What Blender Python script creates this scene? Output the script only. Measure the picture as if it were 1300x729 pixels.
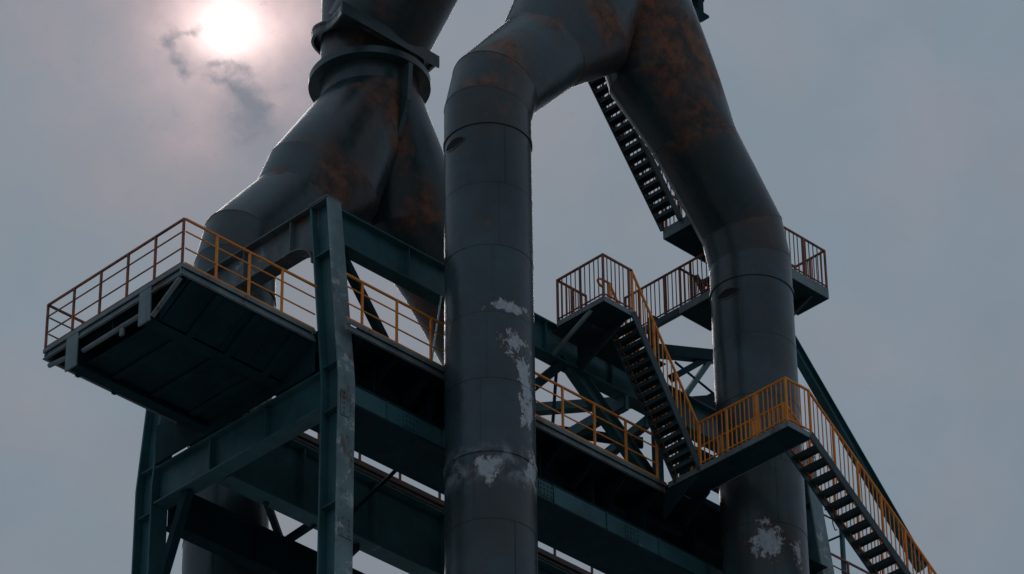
import bpy, bmesh, math, random
from mathutils import Vector, Matrix, Quaternion

random.seed(7)
for o in list(bpy.data.objects):
    bpy.data.objects.remove(o, do_unlink=True)
scene = bpy.context.scene
COL = scene.collection
Z0 = 47.91          # height of the main deck above the ground; coordinates below are metres from the deck's near corner

# ------------------------------------------------------------------ camera
YAW, PITCH, ROLL = math.radians(45.189), math.radians(33.956), math.radians(-0.669)
fwd = Vector((math.cos(YAW)*math.cos(PITCH), math.sin(YAW)*math.cos(PITCH), math.sin(PITCH)))
rgt = Vector((math.sin(YAW), -math.cos(YAW), 0))
upv = rgt.cross(fwd)
rgt, upv = math.cos(ROLL)*rgt + math.sin(ROLL)*upv, -math.sin(ROLL)*rgt + math.cos(ROLL)*upv
cd = bpy.data.cameras.new('camera')
cam = bpy.data.objects.new('camera', cd); COL.objects.link(cam)
cam.matrix_world = Matrix(((rgt.x, upv.x, -fwd.x, -42.935), (rgt.y, upv.y, -fwd.y, -52.782),
                           (rgt.z, upv.z, -fwd.z, -46.265 + Z0), (0, 0, 0, 1)))
cd.sensor_width = 36.0; cd.lens = 36.0*5044.9*1.004/1300.0
cd.shift_x = 0.0012; cd.shift_y = -0.0016
cd.clip_start = 0.5; cd.clip_end = 6000
scene.camera = cam

# ------------------------------------------------------------------ world: hazy overcast with the sun burning through
SUN = Vector((0.506795, 0.609025, 0.610121)).normalized()
SUN_EL = math.asin(SUN.z); SUN_AZ = math.atan2(SUN.x, SUN.y)
world = bpy.data.worlds.new('World'); scene.world = world; world.use_nodes = True
wn, wl = world.node_tree.nodes, world.node_tree.links
wn.clear()
def wnode(t, **k):
    n = wn.new(t)
    for a, v in k.items(): setattr(n, a, v)
    return n
def wmath(op, a, b=None, c=None, clamp=False):
    n = wnode('ShaderNodeMath', operation=op, use_clamp=clamp)
    for i, v in enumerate((a, b, c)):
        if v is None: continue
        if isinstance(v, (int, float)): n.inputs[i].default_value = v
        else: wl.new(v, n.inputs[i])
    return n.outputs[0]
def wvec(op, a, b=None, scale=None):
    n = wnode('ShaderNodeVectorMath', operation=op)
    for i, v in enumerate((a, b)):
        if v is None: continue
        if isinstance(v, (tuple, list, Vector)): n.inputs[i].default_value = tuple(v)
        else: wl.new(v, n.inputs[i])
    if scale is not None:
        if isinstance(scale, (int, float)): n.inputs['Scale'].default_value = scale
        else: wl.new(scale, n.inputs['Scale'])
    return n.outputs['Value'] if op in ('DOT_PRODUCT', 'LENGTH') else n.outputs[0]
tc = wnode('ShaderNodeTexCoord').outputs['Generated']
sky = wnode('ShaderNodeTexSky', sky_type='NISHITA', sun_disc=False, sun_elevation=SUN_EL, sun_rotation=SUN_AZ,
            altitude=100, air_density=1.4, dust_density=5.0, ozone_density=1.0)
gn = wnode('ShaderNodeTexNoise'); wl.new(tc, gn.inputs['Vector'])
gn.inputs['Scale'].default_value = 60.0; gn.inputs['Detail'].default_value = 4.0; gn.inputs['Roughness'].default_value = 0.55
ang = wmath('MULTIPLY', wvec('LENGTH', wvec('SUBTRACT', tc, SUN)), wmath('MULTIPLY_ADD', wmath('SUBTRACT', gn.outputs[0], 0.5), 0.9, 1.0))   # angle from the sun through uneven haze
def gauss(sigma, power=2.0):
    q = wmath('POWER', wmath('DIVIDE', ang, sigma), power)
    return wmath('EXPONENT', wmath('MULTIPLY', q, -1.0))
sx = Vector((SUN.y, -SUN.x, 0)).normalized(); sy = sx.cross(-SUN).normalized()
if sy.z < 0: sy = -sy
cu, cv = wvec('DOT_PRODUCT', tc, sx), wvec('DOT_PRODUCT', tc, sy)
# broad uneven cloud base
nz = wnode('ShaderNodeTexNoise'); wl.new(tc, nz.inputs['Vector'])
nz.inputs['Scale'].default_value = 9.0; nz.inputs['Detail'].default_value = 3.0; nz.inputs['Roughness'].default_value = 0.5
mott = wmath('ADD', wmath('MULTIPLY_ADD', wmath('SUBTRACT', nz.outputs[0], 0.5), 0.34, 1.0), wmath('MULTIPLY', wmath('SUBTRACT', gn.outputs[0], 0.5), 0.10))
sep = wnode('ShaderNodeSeparateXYZ'); wl.new(tc, sep.inputs[0])
grad = wmath('MULTIPLY_ADD', wmath('MAXIMUM', sep.outputs['Z'], 0.0), 0.62, 0.655)    # overcast skies are brighter overhead
nh = wnode('ShaderNodeTexNoise'); wl.new(tc, nh.inputs['Vector'])
nh.inputs['Scale'].default_value = 24.0; nh.inputs['Detail'].default_value = 3.0; nh.inputs['Roughness'].default_value = 0.5
hue = wnode('ShaderNodeMix', data_type='RGBA')
wl.new(wmath('MULTIPLY_ADD', wmath('SUBTRACT', nh.outputs[0], 0.5), 3.2, 0.4, clamp=True), hue.inputs[0])
hue.inputs[6].default_value = (0.148, 0.202, 0.254, 1); hue.inputs[7].default_value = (0.180, 0.206, 0.250, 1)
base = wvec('SCALE', hue.outputs[2], scale=wmath('MULTIPLY', mott, grad))
col = wvec('ADD', base, wvec('SCALE', sky.outputs[0], scale=0.0008))
col = wvec('ADD', col, wvec('SCALE', (0.46, 0.165, 0.13), scale=gauss(0.0175, 1.15)))
col = wvec('ADD', col, wvec('SCALE', (0.48, 0.35, 0.30), scale=gauss(0.0135, 1.5)))
col = wvec('ADD', col, wvec('SCALE', (0.85, 0.90, 0.90), scale=gauss(0.0062, 1.15)))
# ragged dark scraps of cloud drifting below the sun
wv = wnode('ShaderNodeCombineXYZ'); wl.new(cu, wv.inputs[0]); wl.new(cv, wv.inputs[1])
warp = wnode('ShaderNodeTexNoise'); wl.new(wv.outputs[0], warp.inputs['Vector'])
warp.inputs['Scale'].default_value = 150.0; warp.inputs['Detail'].default_value = 3.0
wpos = wvec('ADD', wv.outputs[0], wvec('SCALE', wvec('SUBTRACT', warp.outputs['Color'], (0.5, 0.5, 0.5)), scale=0.0070))
sp2 = wnode('ShaderNodeSeparateXYZ'); wl.new(wpos, sp2.inputs[0])
def scrap(x, y, rx, ry, rot, amt):
    x, y, rx, ry = x/5045, y/5045, rx/5045, ry/5045
    c, s = math.cos(rot), math.sin(rot)
    dx = wmath('SUBTRACT', sp2.outputs[0], x); dy = wmath('SUBTRACT', sp2.outputs[1], y)
    a = wmath('DIVIDE', wmath('ADD', wmath('MULTIPLY', dx, c), wmath('MULTIPLY', dy, s)), rx)
    b = wmath('DIVIDE', wmath('SUBTRACT', wmath('MULTIPLY', dy, c), wmath('MULTIPLY', dx, s)), ry)
    q = wmath('ADD', wmath('MULTIPLY', a, a), wmath('MULTIPLY', b, b))
    return wmath('MULTIPLY', wmath('EXPONENT', wmath('MULTIPLY', q, -1.0)), amt)
sc = None
for args in ((-48, -7, 26, 6, 0.35, 1.0), (-75, -20, 10, 12, 0.4, 1.0), (-64, -48, 7, 24, 0.35, 0.9), (-55, -64, 10, 9, 0.3, 0.9),
             (-18, -44, 20, 7, 0.15, 1.0), (8, -50, 22, 8, -0.35, 1.0), (-14, -64, 22, 9, -0.1, 1.0), (14, -76, 20, 13, -0.7, 1.2),
             (28, -92, 20, 22, -0.6, 1.2), (36, -114, 20, 26, -0.2, 1.1), (50, -100, 14, 18, -0.5, 0.8)):
    t = scrap(*args); sc = t if sc is None else wmath('ADD', sc, t)
fn = wnode('ShaderNodeTexNoise'); wl.new(wpos, fn.inputs['Vector'])
fn.inputs['Scale'].default_value = 260.0; fn.inputs['Detail'].default_value = 5.0; fn.inputs['Roughness'].default_value = 0.62
soft = None
for args in ((30, -96, 40, 46, -0.5, 0.55), (-10, -56, 44, 20, -0.3, 0.35), (-66, -30, 20, 36, 0.3, 0.28), (45, -135, 34, 34, 0, 0.35)):
    t = scrap(*args); soft = t if soft is None else wmath('ADD', soft, t)
soft = wmath('MULTIPLY', soft, wmath('MULTIPLY_ADD', fn.outputs[0], 1.1, 0.45))
rag = wmath('MULTIPLY', wmath('ADD', wmath('ADD', sc, wmath('MULTIPLY', wmath('SUBTRACT', fn.outputs[0], 0.5), 2.4)), -0.25), 0.62, clamp=True)
sc = wmath('MULTIPLY_ADD', wmath('SUBTRACT', 1.0, soft), rag, soft, clamp=True)
mx = wnode('ShaderNodeMix', data_type='RGBA'); wl.new(wmath('MULTIPLY', sc, 0.92, clamp=True), mx.inputs[0])
wl.new(col, mx.inputs[6]); mx.inputs[7].default_value = (0.180, 0.200, 0.242, 1)
col = mx.outputs[2]
bg = wnode('ShaderNodeBackground'); wl.new(col, bg.inputs['Color']); bg.inputs['Strength'].default_value = 1.0
wo = wnode('ShaderNodeOutputWorld'); wl.new(bg.outputs[0], wo.inputs['Surface'])

world.cycles.sampling_method = 'NONE'

# ------------------------------------------------------------------ sun behind the structure, veiled
sd = bpy.data.lights.new('sun', 'SUN'); sd.energy = 0.5; sd.angle = math.radians(22); sd.color = (1.0, 0.88, 0.82)
so = bpy.data.objects.new('sun', sd); COL.objects.link(so)
so.rotation_euler = SUN.to_track_quat('Z', 'Y').to_euler(); so.location = (0, 0, 120)

scene.render.engine = 'CYCLES'
scene.cycles.max_bounces = 5; scene.cycles.diffuse_bounces = 3; scene.cycles.glossy_bounces = 2; scene.cycles.transmission_bounces = 0
scene.view_settings.view_transform = 'Standard'
scene.view_settings.look = 'None'
scene.view_settings.exposure = 0.16
scene.view_settings.gamma = 1.0
scene.view_settings.use_curve_mapping = False

# ------------------------------------------------------------------ materials
def newmat(name):
    m = bpy.data.materials.new(name); m.use_nodes = True
    nt = m.node_tree; nt.nodes.clear()
    out = nt.nodes.new('ShaderNodeOutputMaterial'); b = nt.nodes.new('ShaderNodeBsdfPrincipled')
    nt.links.new(b.outputs[0], out.inputs['Surface'])
    return m, nt, b
class G:
    """small helper for wiring a material graph"""
    def __init__(s, nt): s.nt = nt; s.n = nt.nodes; s.l = nt.links
    def put(s, sock, v):
        if isinstance(v, (int, float)): sock.default_value = v
        elif isinstance(v, (tuple, list)):
            sock.default_value = tuple(v) if len(sock.default_value) == len(v) else tuple(v) + (1,)
        else: s.l.new(v, sock)
    def math(s, op, a, b=0.0, c=0.0, clamp=False):
        n = s.n.new('ShaderNodeMath'); n.operation = op; n.use_clamp = clamp
        for i, v in enumerate((a, b, c)): s.put(n.inputs[i], v)
        return n.outputs[0]
    def pos(s): return s.n.new('ShaderNodeNewGeometry').outputs['Position']
    def scaled(s, vec, k, off=(0, 0, 0)):
        n = s.n.new('ShaderNodeVectorMath'); n.operation = 'MULTIPLY_ADD'
        s.l.new(vec, n.inputs[0]); n.inputs[1].default_value = k; n.inputs[2].default_value = off
        return n.outputs[0]
    def noise(s, vec, scale, detail=5, rough=0.6, distort=0.0):
        n = s.n.new('ShaderNodeTexNoise'); s.l.new(vec, n.inputs['Vector'])
        n.inputs['Scale'].default_value = scale; n.inputs['Detail'].default_value = detail
        n.inputs['Roughness'].default_value = rough; n.inputs['Distortion'].default_value = distort
        return n.outputs[0]
    def ramp(s, v, lo, hi):
        n = s.n.new('ShaderNodeMapRange'); n.clamp = True; n.interpolation_type = 'SMOOTHSTEP'
        s.put(n.inputs[0], v); n.inputs[1].default_value = lo; n.inputs[2].default_value = hi
        return n.outputs[0]
    def mix(s, f, a, b):
        n = s.n.new('ShaderNodeMix'); n.data_type = 'RGBA'
        s.put(n.inputs[0], f); s.put(n.inputs[6], a); s.put(n.inputs[7], b)
        return n.outputs[2]
    def bump(s, h, strength, dist, bsdf):
        n = s.n.new('ShaderNodeBump'); n.inputs['Strength'].default_value = strength; n.inputs['Distance'].default_value = dist
        s.l.new(h, n.inputs['Height']); s.l.new(n.outputs[0], bsdf.inputs['Normal'])
    def blob(s, vec, c, r, k=(1, 1, 1)):
        """1 inside a ball round c fading to 0; k squashes it"""
        n = s.n.new('ShaderNodeVectorMath'); n.operation = 'SUBTRACT'
        s.l.new(vec, n.inputs[0]); n.inputs[1].default_value = c
        m = s.n.new('ShaderNodeVectorMath'); m.operation = 'MULTIPLY'
        s.l.new(n.outputs[0], m.inputs[0]); m.inputs[1].default_value = k
        q = s.n.new('ShaderNodeVectorMath'); q.operation = 'LENGTH'; s.l.new(m.outputs[0], q.inputs[0])
        return s.math('SUBTRACT', 1.0, s.math('DIVIDE', q.outputs['Value'], r))

def pipe_mat(name, base, rust_lo, rust_hi, bare_pts=(), rust_pts=(), rough=0.29, stain=0.60, smear=False, seam=0.10):
    """old blue-grey pipe paint: chalky runs, rust breaking through, bare primer where paint has flaked off"""
    m, nt, b = newmat(name); g = G(nt); p = g.pos()
    ps = g.scaled(p, (1, 1, 0.22))
    tone = g.noise(p, 0.55, 4, 0.55)
    runs = g.noise(ps, 2.6, 5, 0.65)
    fine = g.noise(p, 9.0, 6, 0.7)
    c = g.mix(g.ramp(tone, 0.3, 0.7), tuple(v*0.62 for v in base), tuple(v*1.32 for v in base))
    c = g.mix(g.math('MULTIPLY', g.ramp(runs, 0.45, 0.75), 0.45), c, tuple(0.7*v + 0.042 for v in base))
    c = g.mix(g.math('MULTIPLY', g.ramp(fine, 0.5, 0.75), 0.5), c, (0.060, 0.048, 0.042))
    st = g.noise(g.scaled(p, (1, 1, 0.6), (3.7, 8.1, 1.3)), 0.62, 6, 0.66, 0.5)
    c = g.mix(g.math('MULTIPLY', g.ramp(st, 0.42, 0.66), stain), c, (0.060, 0.042, 0.036))
    # rust
    rn = g.noise(p, 0.85, 7, 0.66, 0.4)
    for q, r, k in rust_pts:
        rn = g.math('ADD', rn, g.math('MULTIPLY', g.math('MAXIMUM', g.blob(p, q, r, k), 0.0), 0.36))
    strk = g.noise(g.scaled(p, (1, 1, 0.13)), 5.5, 5, 0.7)
    an = g.n.new('ShaderNodeAttribute'); an.attribute_name = 'seam'
    rn = g.math('ADD', rn, g.math('MULTIPLY', an.outputs['Fac'], seam))
    rn = g.math('ADD', rn, g.math('MULTIPLY', g.math('SUBTRACT', strk, 0.5), 0.34))
    rm = g.ramp(g.math('ADD', rn, g.math('MULTIPLY', g.math('SUBTRACT', fine, 0.5), 0.34)), rust_lo, rust_hi)
    rc = g.mix(g.ramp(g.noise(p, 3.1, 5, 0.7), 0.35, 0.65), (0.052, 0.028, 0.021), (0.31, 0.098, 0.034))
    c = g.mix(g.math('MULTIPLY', rm, 0.80), c, rc)
    rgh = g.math('MULTIPLY_ADD', rm, 0.3, rough)
    # flaked paint
    if bare_pts:
        en = g.noise(g.scaled(p, (1, 1, 0.75)), 4.2, 7, 0.74, 0.3)
        bm = None
        for q, r, k in bare_pts:
            t = g.blob(p, q, r, k)
            bm = t if bm is None else g.math('MAXIMUM', bm, t)
        raw = g.math('ADD', bm, g.math('MULTIPLY', g.math('SUBTRACT', en, 0.5), 4.2))
        c = g.mix(g.math('MULTIPLY', g.ramp(raw, -0.55, 0.05), 0.65), c, (0.075, 0.045, 0.034))
        bm = g.ramp(raw, 0.06, 0.34)
        c = g.mix(g.math('MULTIPLY', bm, 0.85), c, g.mix(g.ramp(fine, 0.4, 0.7), (0.62, 0.64, 0.66), (0.40, 0.41, 0.43)))
    if smear:     # chalky wipe below the lower flange seam
        sm = g.math('MAXIMUM', g.blob(p, W(0, 0, -3.25), 0.62, (0, 0, 1)), 0.0)
        sm = g.math('MULTIPLY', g.ramp(sm, 0.0, 0.7), g.ramp(g.noise(p, 2.1, 6, 0.65, 0.8), 0.42, 0.66))
        c = g.mix(g.math('MULTIPLY', sm, 0.55), c, (0.42, 0.44, 0.46))
    g.l.new(c, b.inputs['Base Color'])
    g.put(b.inputs['Roughness'], g.math('ADD', rgh, g.math('MULTIPLY', g.math('SUBTRACT', runs, 0.5), 0.3)))
    b.inputs['Specular IOR Level'].default_value = 0.5
    hh = g.math('ADD', g.math('MULTIPLY', tone, 1.6), g.math('ADD', g.math('MULTIPLY', fine, 0.10), g.math('MULTIPLY', rm, -0.12)))
    g.bump(hh, 0.6, 0.05, b)
    return m

def steel_mat(name, base, wear=0.62, rust=0.66, bare=(0.33, 0.35, 0.36), rough=0.5, bare_amt=0.7, spec=0.5):
    """painted structural steel with dirt runs, scuffs down to primer and rust at random"""
    m, nt, b = newmat(name); g = G(nt); p = g.pos()
    tone = g.noise(p, 1.1, 5, 0.6)
    runs = g.noise(g.scaled(p, (1, 1, 0.16)), 5.0, 5, 0.65)
    fine = g.noise(p, 14.0, 5, 0.7)
    c = g.mix(g.ramp(tone, 0.3, 0.7), tuple(v*0.74 for v in base), tuple(v*1.22 for v in base))
    c = g.mix(g.math('MULTIPLY', g.ramp(runs, 0.5, 0.8), 0.5), c, tuple(v*0.45 for v in base))
    wn_ = g.noise(p, 2.2, 8, 0.7, 0.3)
    wm = g.ramp(wn_, wear, wear + 0.05)
    c = g.mix(g.math('MULTIPLY', wm, bare_amt), c, bare)
    rn = g.noise(g.scaled(p, (1, 1, 0.6), (17.3, 4.1, 9.2)), 1.7, 8, 0.7)
    rm = g.ramp(rn, rust, rust + 0.1)
    c = g.mix(g.math('MULTIPLY', rm, 0.75), c, g.mix(fine, (0.055, 0.028, 0.020), (0.20, 0.085, 0.04)))
    g.l.new(c, b.inputs['Base Color'])
    g.put(b.inputs['Roughness'], g.math('MULTIPLY_ADD', runs, 0.3, rough - 0.12)); b.inputs['Specular IOR Level'].default_value = spec
    g.bump(g.math('ADD', g.math('MULTIPLY', fine, 0.15), g.math('MULTIPLY', tone, 0.6)), 0.35, 0.02, b)
    return m

def rail_mat(name, a, c2, rust):
    m, nt, b = newmat(name); g = G(nt); p = g.pos()
    n1 = g.noise(p, 2.4, 6, 0.65); n2 = g.noise(p, 13.0, 5, 0.7)
    c = g.mix(g.ramp(n1, 0.35, 0.65), a, c2)
    c = g.mix(g.math('MULTIPLY', g.ramp(g.math('ADD', g.math('MULTIPLY', n1, 0.5), g.math('MULTIPLY', n2, 0.5)), rust, rust + 0.08), 0.8), c, (0.10, 0.038, 0.022))
    g.l.new(c, b.inputs['Base Color']); b.inputs['Roughness'].default_value = 0.5
    return m

def plain_mat(name, colr, rough=0.6, metal=0.0, scale=6.0, var=0.3):
    m, nt, b = newmat(name); g = G(nt); p = g.pos()
    n = g.noise(p, scale, 5, 0.65)
    g.l.new(g.mix(n, tuple(v*(1-var) for v in colr), tuple(v*(1+var) for v in colr)), b.inputs['Base Color'])
    b.inputs['Roughness'].default_value = rough; b.inputs['Metallic'].default_value = metal
    return m

def W(x, y, z): return (x, y, z + Z0)
PB = (0.036, 0.072, 0.079)
M = {}
M['pipe'] = pipe_mat('uptake_paint', PB, 0.70, 0.92,
    bare_pts=[(W(6.79, -2.6, 0.66), 0.46, (1, 1, 2.6)), (W(6.92, -2.6, -0.25), 0.40, (1.2, 1, 0.9)), (W(7.05, -2.6, -0.70), 0.36, (1.3, 1, 0.8)), (W(7.14, -2.6, -1.15), 0.42, (1.6, 1, 0.7)),
              (W(7.18, -2.6, -1.75), 0.42, (1.8, 1, 0.6)), (W(6.15, -2.6, -3.35), 0.34, (1, 1, 0.9)), (W(7.3, -2.6, -3.2), 0.30, (1, 1, 0.6)),
              (W(14.95, -2.6, -1.75), 0.42, (1, 1, 1.1)), (W(14.75, -2.6, -1.2), 0.26, (1, 1, 1.8)), (W(15.6, -2.75, -1.9), 0.28, (2, 1, 0.7))],
    rust_pts=[(W(6.0, -2.4, -5.75), 0.55, (1, 1, 0.8)), (W(14.8, -2.6, 4.3), 0.5, (1.5, 1, 0.6)), (W(6.3, -2.6, 5.9), 0.9, (1, 1, 1)), (W(7.35, -2.6, -1.1), 0.7, (2.0, 1, 0.4)),
              (W(6.2, -2.6, 2.8), 0.6, (1, 1, 1.5)), (W(7.2, -2.6, 4.3), 0.4, (1, 1, 1.5))], smear=True)
M['pipe_elbow'] = pipe_mat('uptake_paint_elbow', tuple(v*0.82 for v in PB), 0.55, 0.90, stain=0.8, seam=0.18,
    rust_pts=[(W(12.4, -2.7, 8.9), 1.3, (1, 1, 1)), (W(13.5, -2.6, 9.6), 1.0, (1, 1, 1)), (W(11.7, -2.9, 10.8), 1.5, (1, 1, 1)), (W(12.8, -2.7, 10.7), 1.2, (1, 1, 1)),
              (W(9.8, -2.9, 9.8), 0.9, (1, 1, 1)), (W(6.3, -2.6, 6.4), 0.9, (1, 1, 1)), (W(7.0, -2.6, 7.5), 0.9, (1, 1, 1)),
              (W(9.35, 5.6, 9.8), 1.1, (1, 1, 1)), (W(9.2, 5.6, 9.2), 1.0, (1, 1, 1)), (W(10.6, 5.5, 12.5), 0.9, (1, 1, 1)), (W(9.8, 5.6, 12.9), 0.6, (1, 1, 2)),
              (W(11.1, 5.4, 11.6), 1.2, (1.6, 1, 0.7)), (W(12.0, 5.5, 10.3), 1.0, (1, 1, 1)), (W(13.6, 5.6, 8.0), 1.3, (1, 1, 1))])
M['steel'] = steel_mat('frame_paint', (0.036, 0.125, 0.137), 0.66, 0.62)
M['column'] = steel_mat('column_paint', (0.185, 0.262, 0.268), 0.55, 0.53, (0.52, 0.52, 0.51), 0.5, 0.75)
M['portal'] = steel_mat('portal_paint', (0.120, 0.150, 0.155), 0.59, 0.52, (0.42, 0.42, 0.42), 0.5, 0.7)
M['dark'] = steel_mat('shade_dark_paint', (0.010, 0.040, 0.048), 0.74, 0.76, (0.08, 0.10, 0.10), 0.7, spec=0.15)  # near-black teal; shade of undersides and recesses put into the colour
M['fascia'] = steel_mat('fascia_paint', (0.20, 0.25, 0.258), 0.60, 0.57, (0.30, 0.31, 0.31), 0.5, 0.5)
M['stair'] = steel_mat('stair_paint', (0.036, 0.070, 0.076), 0.70, 0.68, (0.2, 0.2, 0.2))
M['orange'] = rail_mat('orange_rail_paint', (0.95, 0.345, 0.026), (0.92, 0.255, 0.022), 0.60)
M['russet'] = rail_mat('russet_rail_paint', (0.40, 0.105, 0.036), (0.26, 0.070, 0.034), 0.50)  # deeper red-brown than the orange paint, with more rust patches
M['black'] = plain_mat('flat_black', (0.012, 0.011, 0.010), 0.9)
M['galv'] = plain_mat('galvanised', (0.55, 0.56, 0.57), 0.4, 0.6)
M['rust_edge'] = rail_mat('rusted_edge', (0.20, 0.12, 0.085), (0.13, 0.11, 0.10), 0.60)
M['ground'] = plain_mat('yard_ground', (0.25, 0.25, 0.25), 0.9, 0, 0.08, 0.2)

# ------------------------------------------------------------------ mesh helpers
def thing(name, loc, label, cat, group=None):
    o = bpy.data.objects.new(name, None); COL.objects.link(o)
    o.empty_display_size = 0.3
    o.location = (loc[0], loc[1], loc[2] + Z0)
    o['label'] = label; o['category'] = cat
    if group: o['group'] = group
    return o
def link(name, me, parent, loc=(0, 0, 0), rot=None):
    """one mesh object; loc is in deck coordinates"""
    o = bpy.data.objects.new(name, me); COL.objects.link(o)
    l = Vector((loc[0], loc[1], loc[2] + Z0))
    par = parent; off = Vector((0, 0, 0))
    while par is not None:
        off += par.location; par = par.parent
    o.location = l - off
    if rot is not None: o.rotation_mode = 'QUATERNION'; o.rotation_quaternion = rot
    if parent is not None: o.parent = parent
    return o
def mesh_from(name, vs, fs, mat, smooth=False):
    me = bpy.data.meshes.new(name); me.from_pydata([tuple(v) for v in vs], [], fs); me.materials.append(mat)
    if smooth:
        for p in me.polygons: p.use_smooth = True
    me.update(); return me
BOXF = [(0, 3, 2, 1), (4, 5, 6, 7), (0, 1, 5, 4), (1, 2, 6, 5), (2, 3, 7, 6), (3, 0, 4, 7)]
CACHE = {}
def boxmesh(sx_, sy_, sz_, mat, bev=0.0):
    k = ('b', round(sx_, 3), round(sy_, 3), round(sz_, 3), mat.name, bev)
    if k in CACHE: return CACHE[k]
    x, y, z = sx_/2, sy_/2, sz_/2
    vs = [(-x, -y, -z), (x, -y, -z), (x, y, -z), (-x, y, -z), (-x, -y, z), (x, -y, z), (x, y, z), (-x, y, z)]
    me = mesh_from('plate', vs, BOXF, mat)
    if bev > 0 and min(sx_, sy_, sz_) > bev*2.5:
        bm = bmesh.new(); bm.from_mesh(me)
        bmesh.ops.bevel(bm, geom=bm.edges[:], offset=bev, segments=1, affect='EDGES'); bm.to_mesh(me); bm.free()
    CACHE[k] = me; return me
def box(name, x0, x1, y0, y1, z0, z1, mat, parent, bev=0.006):
    return link(name, boxmesh(abs(x1-x0), abs(y1-y0), abs(z1-z0), mat, bev), parent, ((x0+x1)/2, (y0+y1)/2, (z0+z1)/2))
def bar(name, p, q, w, h, mat, parent, up=(0, 0, 1), bev=0.0):
    """rectangular bar from p to q; h lies along 'up' as far as it can, w across"""
    p, q = Vector(p), Vector(q); d = q - p; L = d.length; z = d.normalized()
    u = Vector(up)
    if abs(u.normalized().dot(z)) > 0.98: u = Vector((0, 1, 0))
    x = u.cross(z).normalized(); y = z.cross(x)
    rot = Matrix((x, y, z)).transposed().to_quaternion()
    return link(name, boxmesh(w, h, L, mat, bev), parent, (p+q)/2, rot)
def rod(name, p, q, r, mat, parent, n=8):
    p, q = Vector(p), Vector(q); d = q - p; L = d.length
    k = ('r', round(L, 3), r, n, mat.name)
    if k not in CACHE:
        vs = []; fs = []
        for j, zz in enumerate((-L/2, L/2)):
            for i in range(n):
                a = 2*math.pi*i/n; vs.append((r*math.cos(a), r*math.sin(a), zz))
        for i in range(n): fs.append((i, (i+1) % n, n+(i+1) % n, n+i))
        fs += [tuple(range(n-1, -1, -1)), tuple(range(n, 2*n))]
        me = mesh_from('rod', vs, fs, mat)
        for i, pl in enumerate(me.polygons): pl.use_smooth = i < n
        for e in me.edges: e.use_edge_sharp = (e.vertices[0] < n) == (e.vertices[1] < n)
        CACHE[k] = me
    return link(name, CACHE[k], parent, (p+q)/2, d.to_track_quat('Z', 'Y'))
def prism(name, pts, axis, a, b, mat, parent):
    """polygon pts (2D) extruded along axis 'x','y' or 'z' from a to b"""
    def P(u, v, t): return {'x': (t, u, v), 'y': (u, t, v), 'z': (u, v, t)}[axis]
    n = len(pts); vs = [P(u, v, a) for u, v in pts] + [P(u, v, b) for u, v in pts]
    c = sum((Vector(v) for v in vs), Vector())/len(vs)
    vs = [Vector(v) - c for v in vs]
    fs = [tuple(range(n)), tuple(range(2*n-1, n-1, -1))] + [(i, n+i, n+(i+1) % n, (i+1) % n) for i in range(n)]
    me = mesh_from(name, vs, fs, mat)
    bm = bmesh.new(); bm.from_mesh(me); bmesh.ops.recalc_face_normals(bm, faces=bm.faces[:]); bm.to_mesh(me); bm.free()
    return link(name, me, parent, c)
def rings_mesh(name, rings, mat, cap=True, smooth=True):
    """loft through rings of equal vertex count"""
    n = len(rings[0]); vs = [v for r in rings for v in r]; fs = []
    for j in range(len(rings)-1):
        for i in range(n):
            fs.append((j*n+i, j*n+(i+1) % n, (j+1)*n+(i+1) % n, (j+1)*n+i))
    k = len(fs)
    if cap: fs += [tuple(range(n-1, -1, -1)), tuple(range((len(rings)-1)*n, len(rings)*n))]
    me = mesh_from(name, vs, fs, mat)
    if smooth:
        for i, pl in enumerate(me.polygons): pl.use_smooth = i < k
    bm = bmesh.new(); bm.from_mesh(me)
    for e in bm.edges:
        if any(not f.smooth for f in e.link_faces): e.smooth = False
    bmesh.ops.recalc_face_normals(bm, faces=bm.faces[:]); bm.to_mesh(me); bm.free()
    return me

# ------------------------------------------------------------------ ground
gm = boxmesh(6000, 6000, 1.0, M['ground'])
gr = link('ground', gm, None, (0, 0, -Z0 - 0.5)); gr['kind'] = 'structure'

# ------------------------------------------------------------------ gas uptakes: two inverted Ys of mitred pipe
R = 0.965; NS = 64
def ring_xz(cx, cy, O, I, w, base_x, sgn):
    """ring lying across the plane y=cy: O and I are its outer and inner points (dx, z) from the uptake's axis"""
    o = Vector((base_x + sgn*O[0], cy, O[1])); i = Vector((base_x + sgn*I[0], cy, I[1]))
    c = (o+i)/2; e = (o-i)/2
    return [c + e*math.cos(2*math.pi*k/NS) + Vector((0, w*math.sin(2*math.pi*k/NS), 0)) for k in range(NS)]
def pipe_part(name, rings, mat, parent, cap=True, label=None):
    c = sum((v for r in rings for v in r), Vector())/(len(rings)*NS)
    me = rings_mesh(name, [[v - c for v in r] for r in rings], mat, cap)
    at = me.attributes.new('seam', 'FLOAT', 'POINT'); m_ = len(rings)
    up_ = rings[-1][0].z > rings[0][0].z
    for j in range(m_):
        t = j/(m_-1) if up_ else 1 - j/(m_-1)
        e = max(t**5, 0.6*(1-t)**9) if m_ > 2 else 0.5
        for k in range(NS): at.data[j*NS+k].value = e
    o = link(name, me, parent, c)
    if label: o['label'] = label
    return o
def long_rings(r0, r1, n=10): return [[a.lerp(b, j/n) for a, b in zip(r0, r1)] for j in range(n+1)]
def circ(cx, cy, z, r, n=NS): return [Vector((cx + r*math.cos(2*math.pi*k/n), cy + r*math.sin(2*math.pi*k/n), z)) for k in range(n)]
SEAMS = [5.45, 3.85, 2.2, 0.48, -1.18, -2.97, -4.6, -6.3, -8.0, -9.7]
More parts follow.
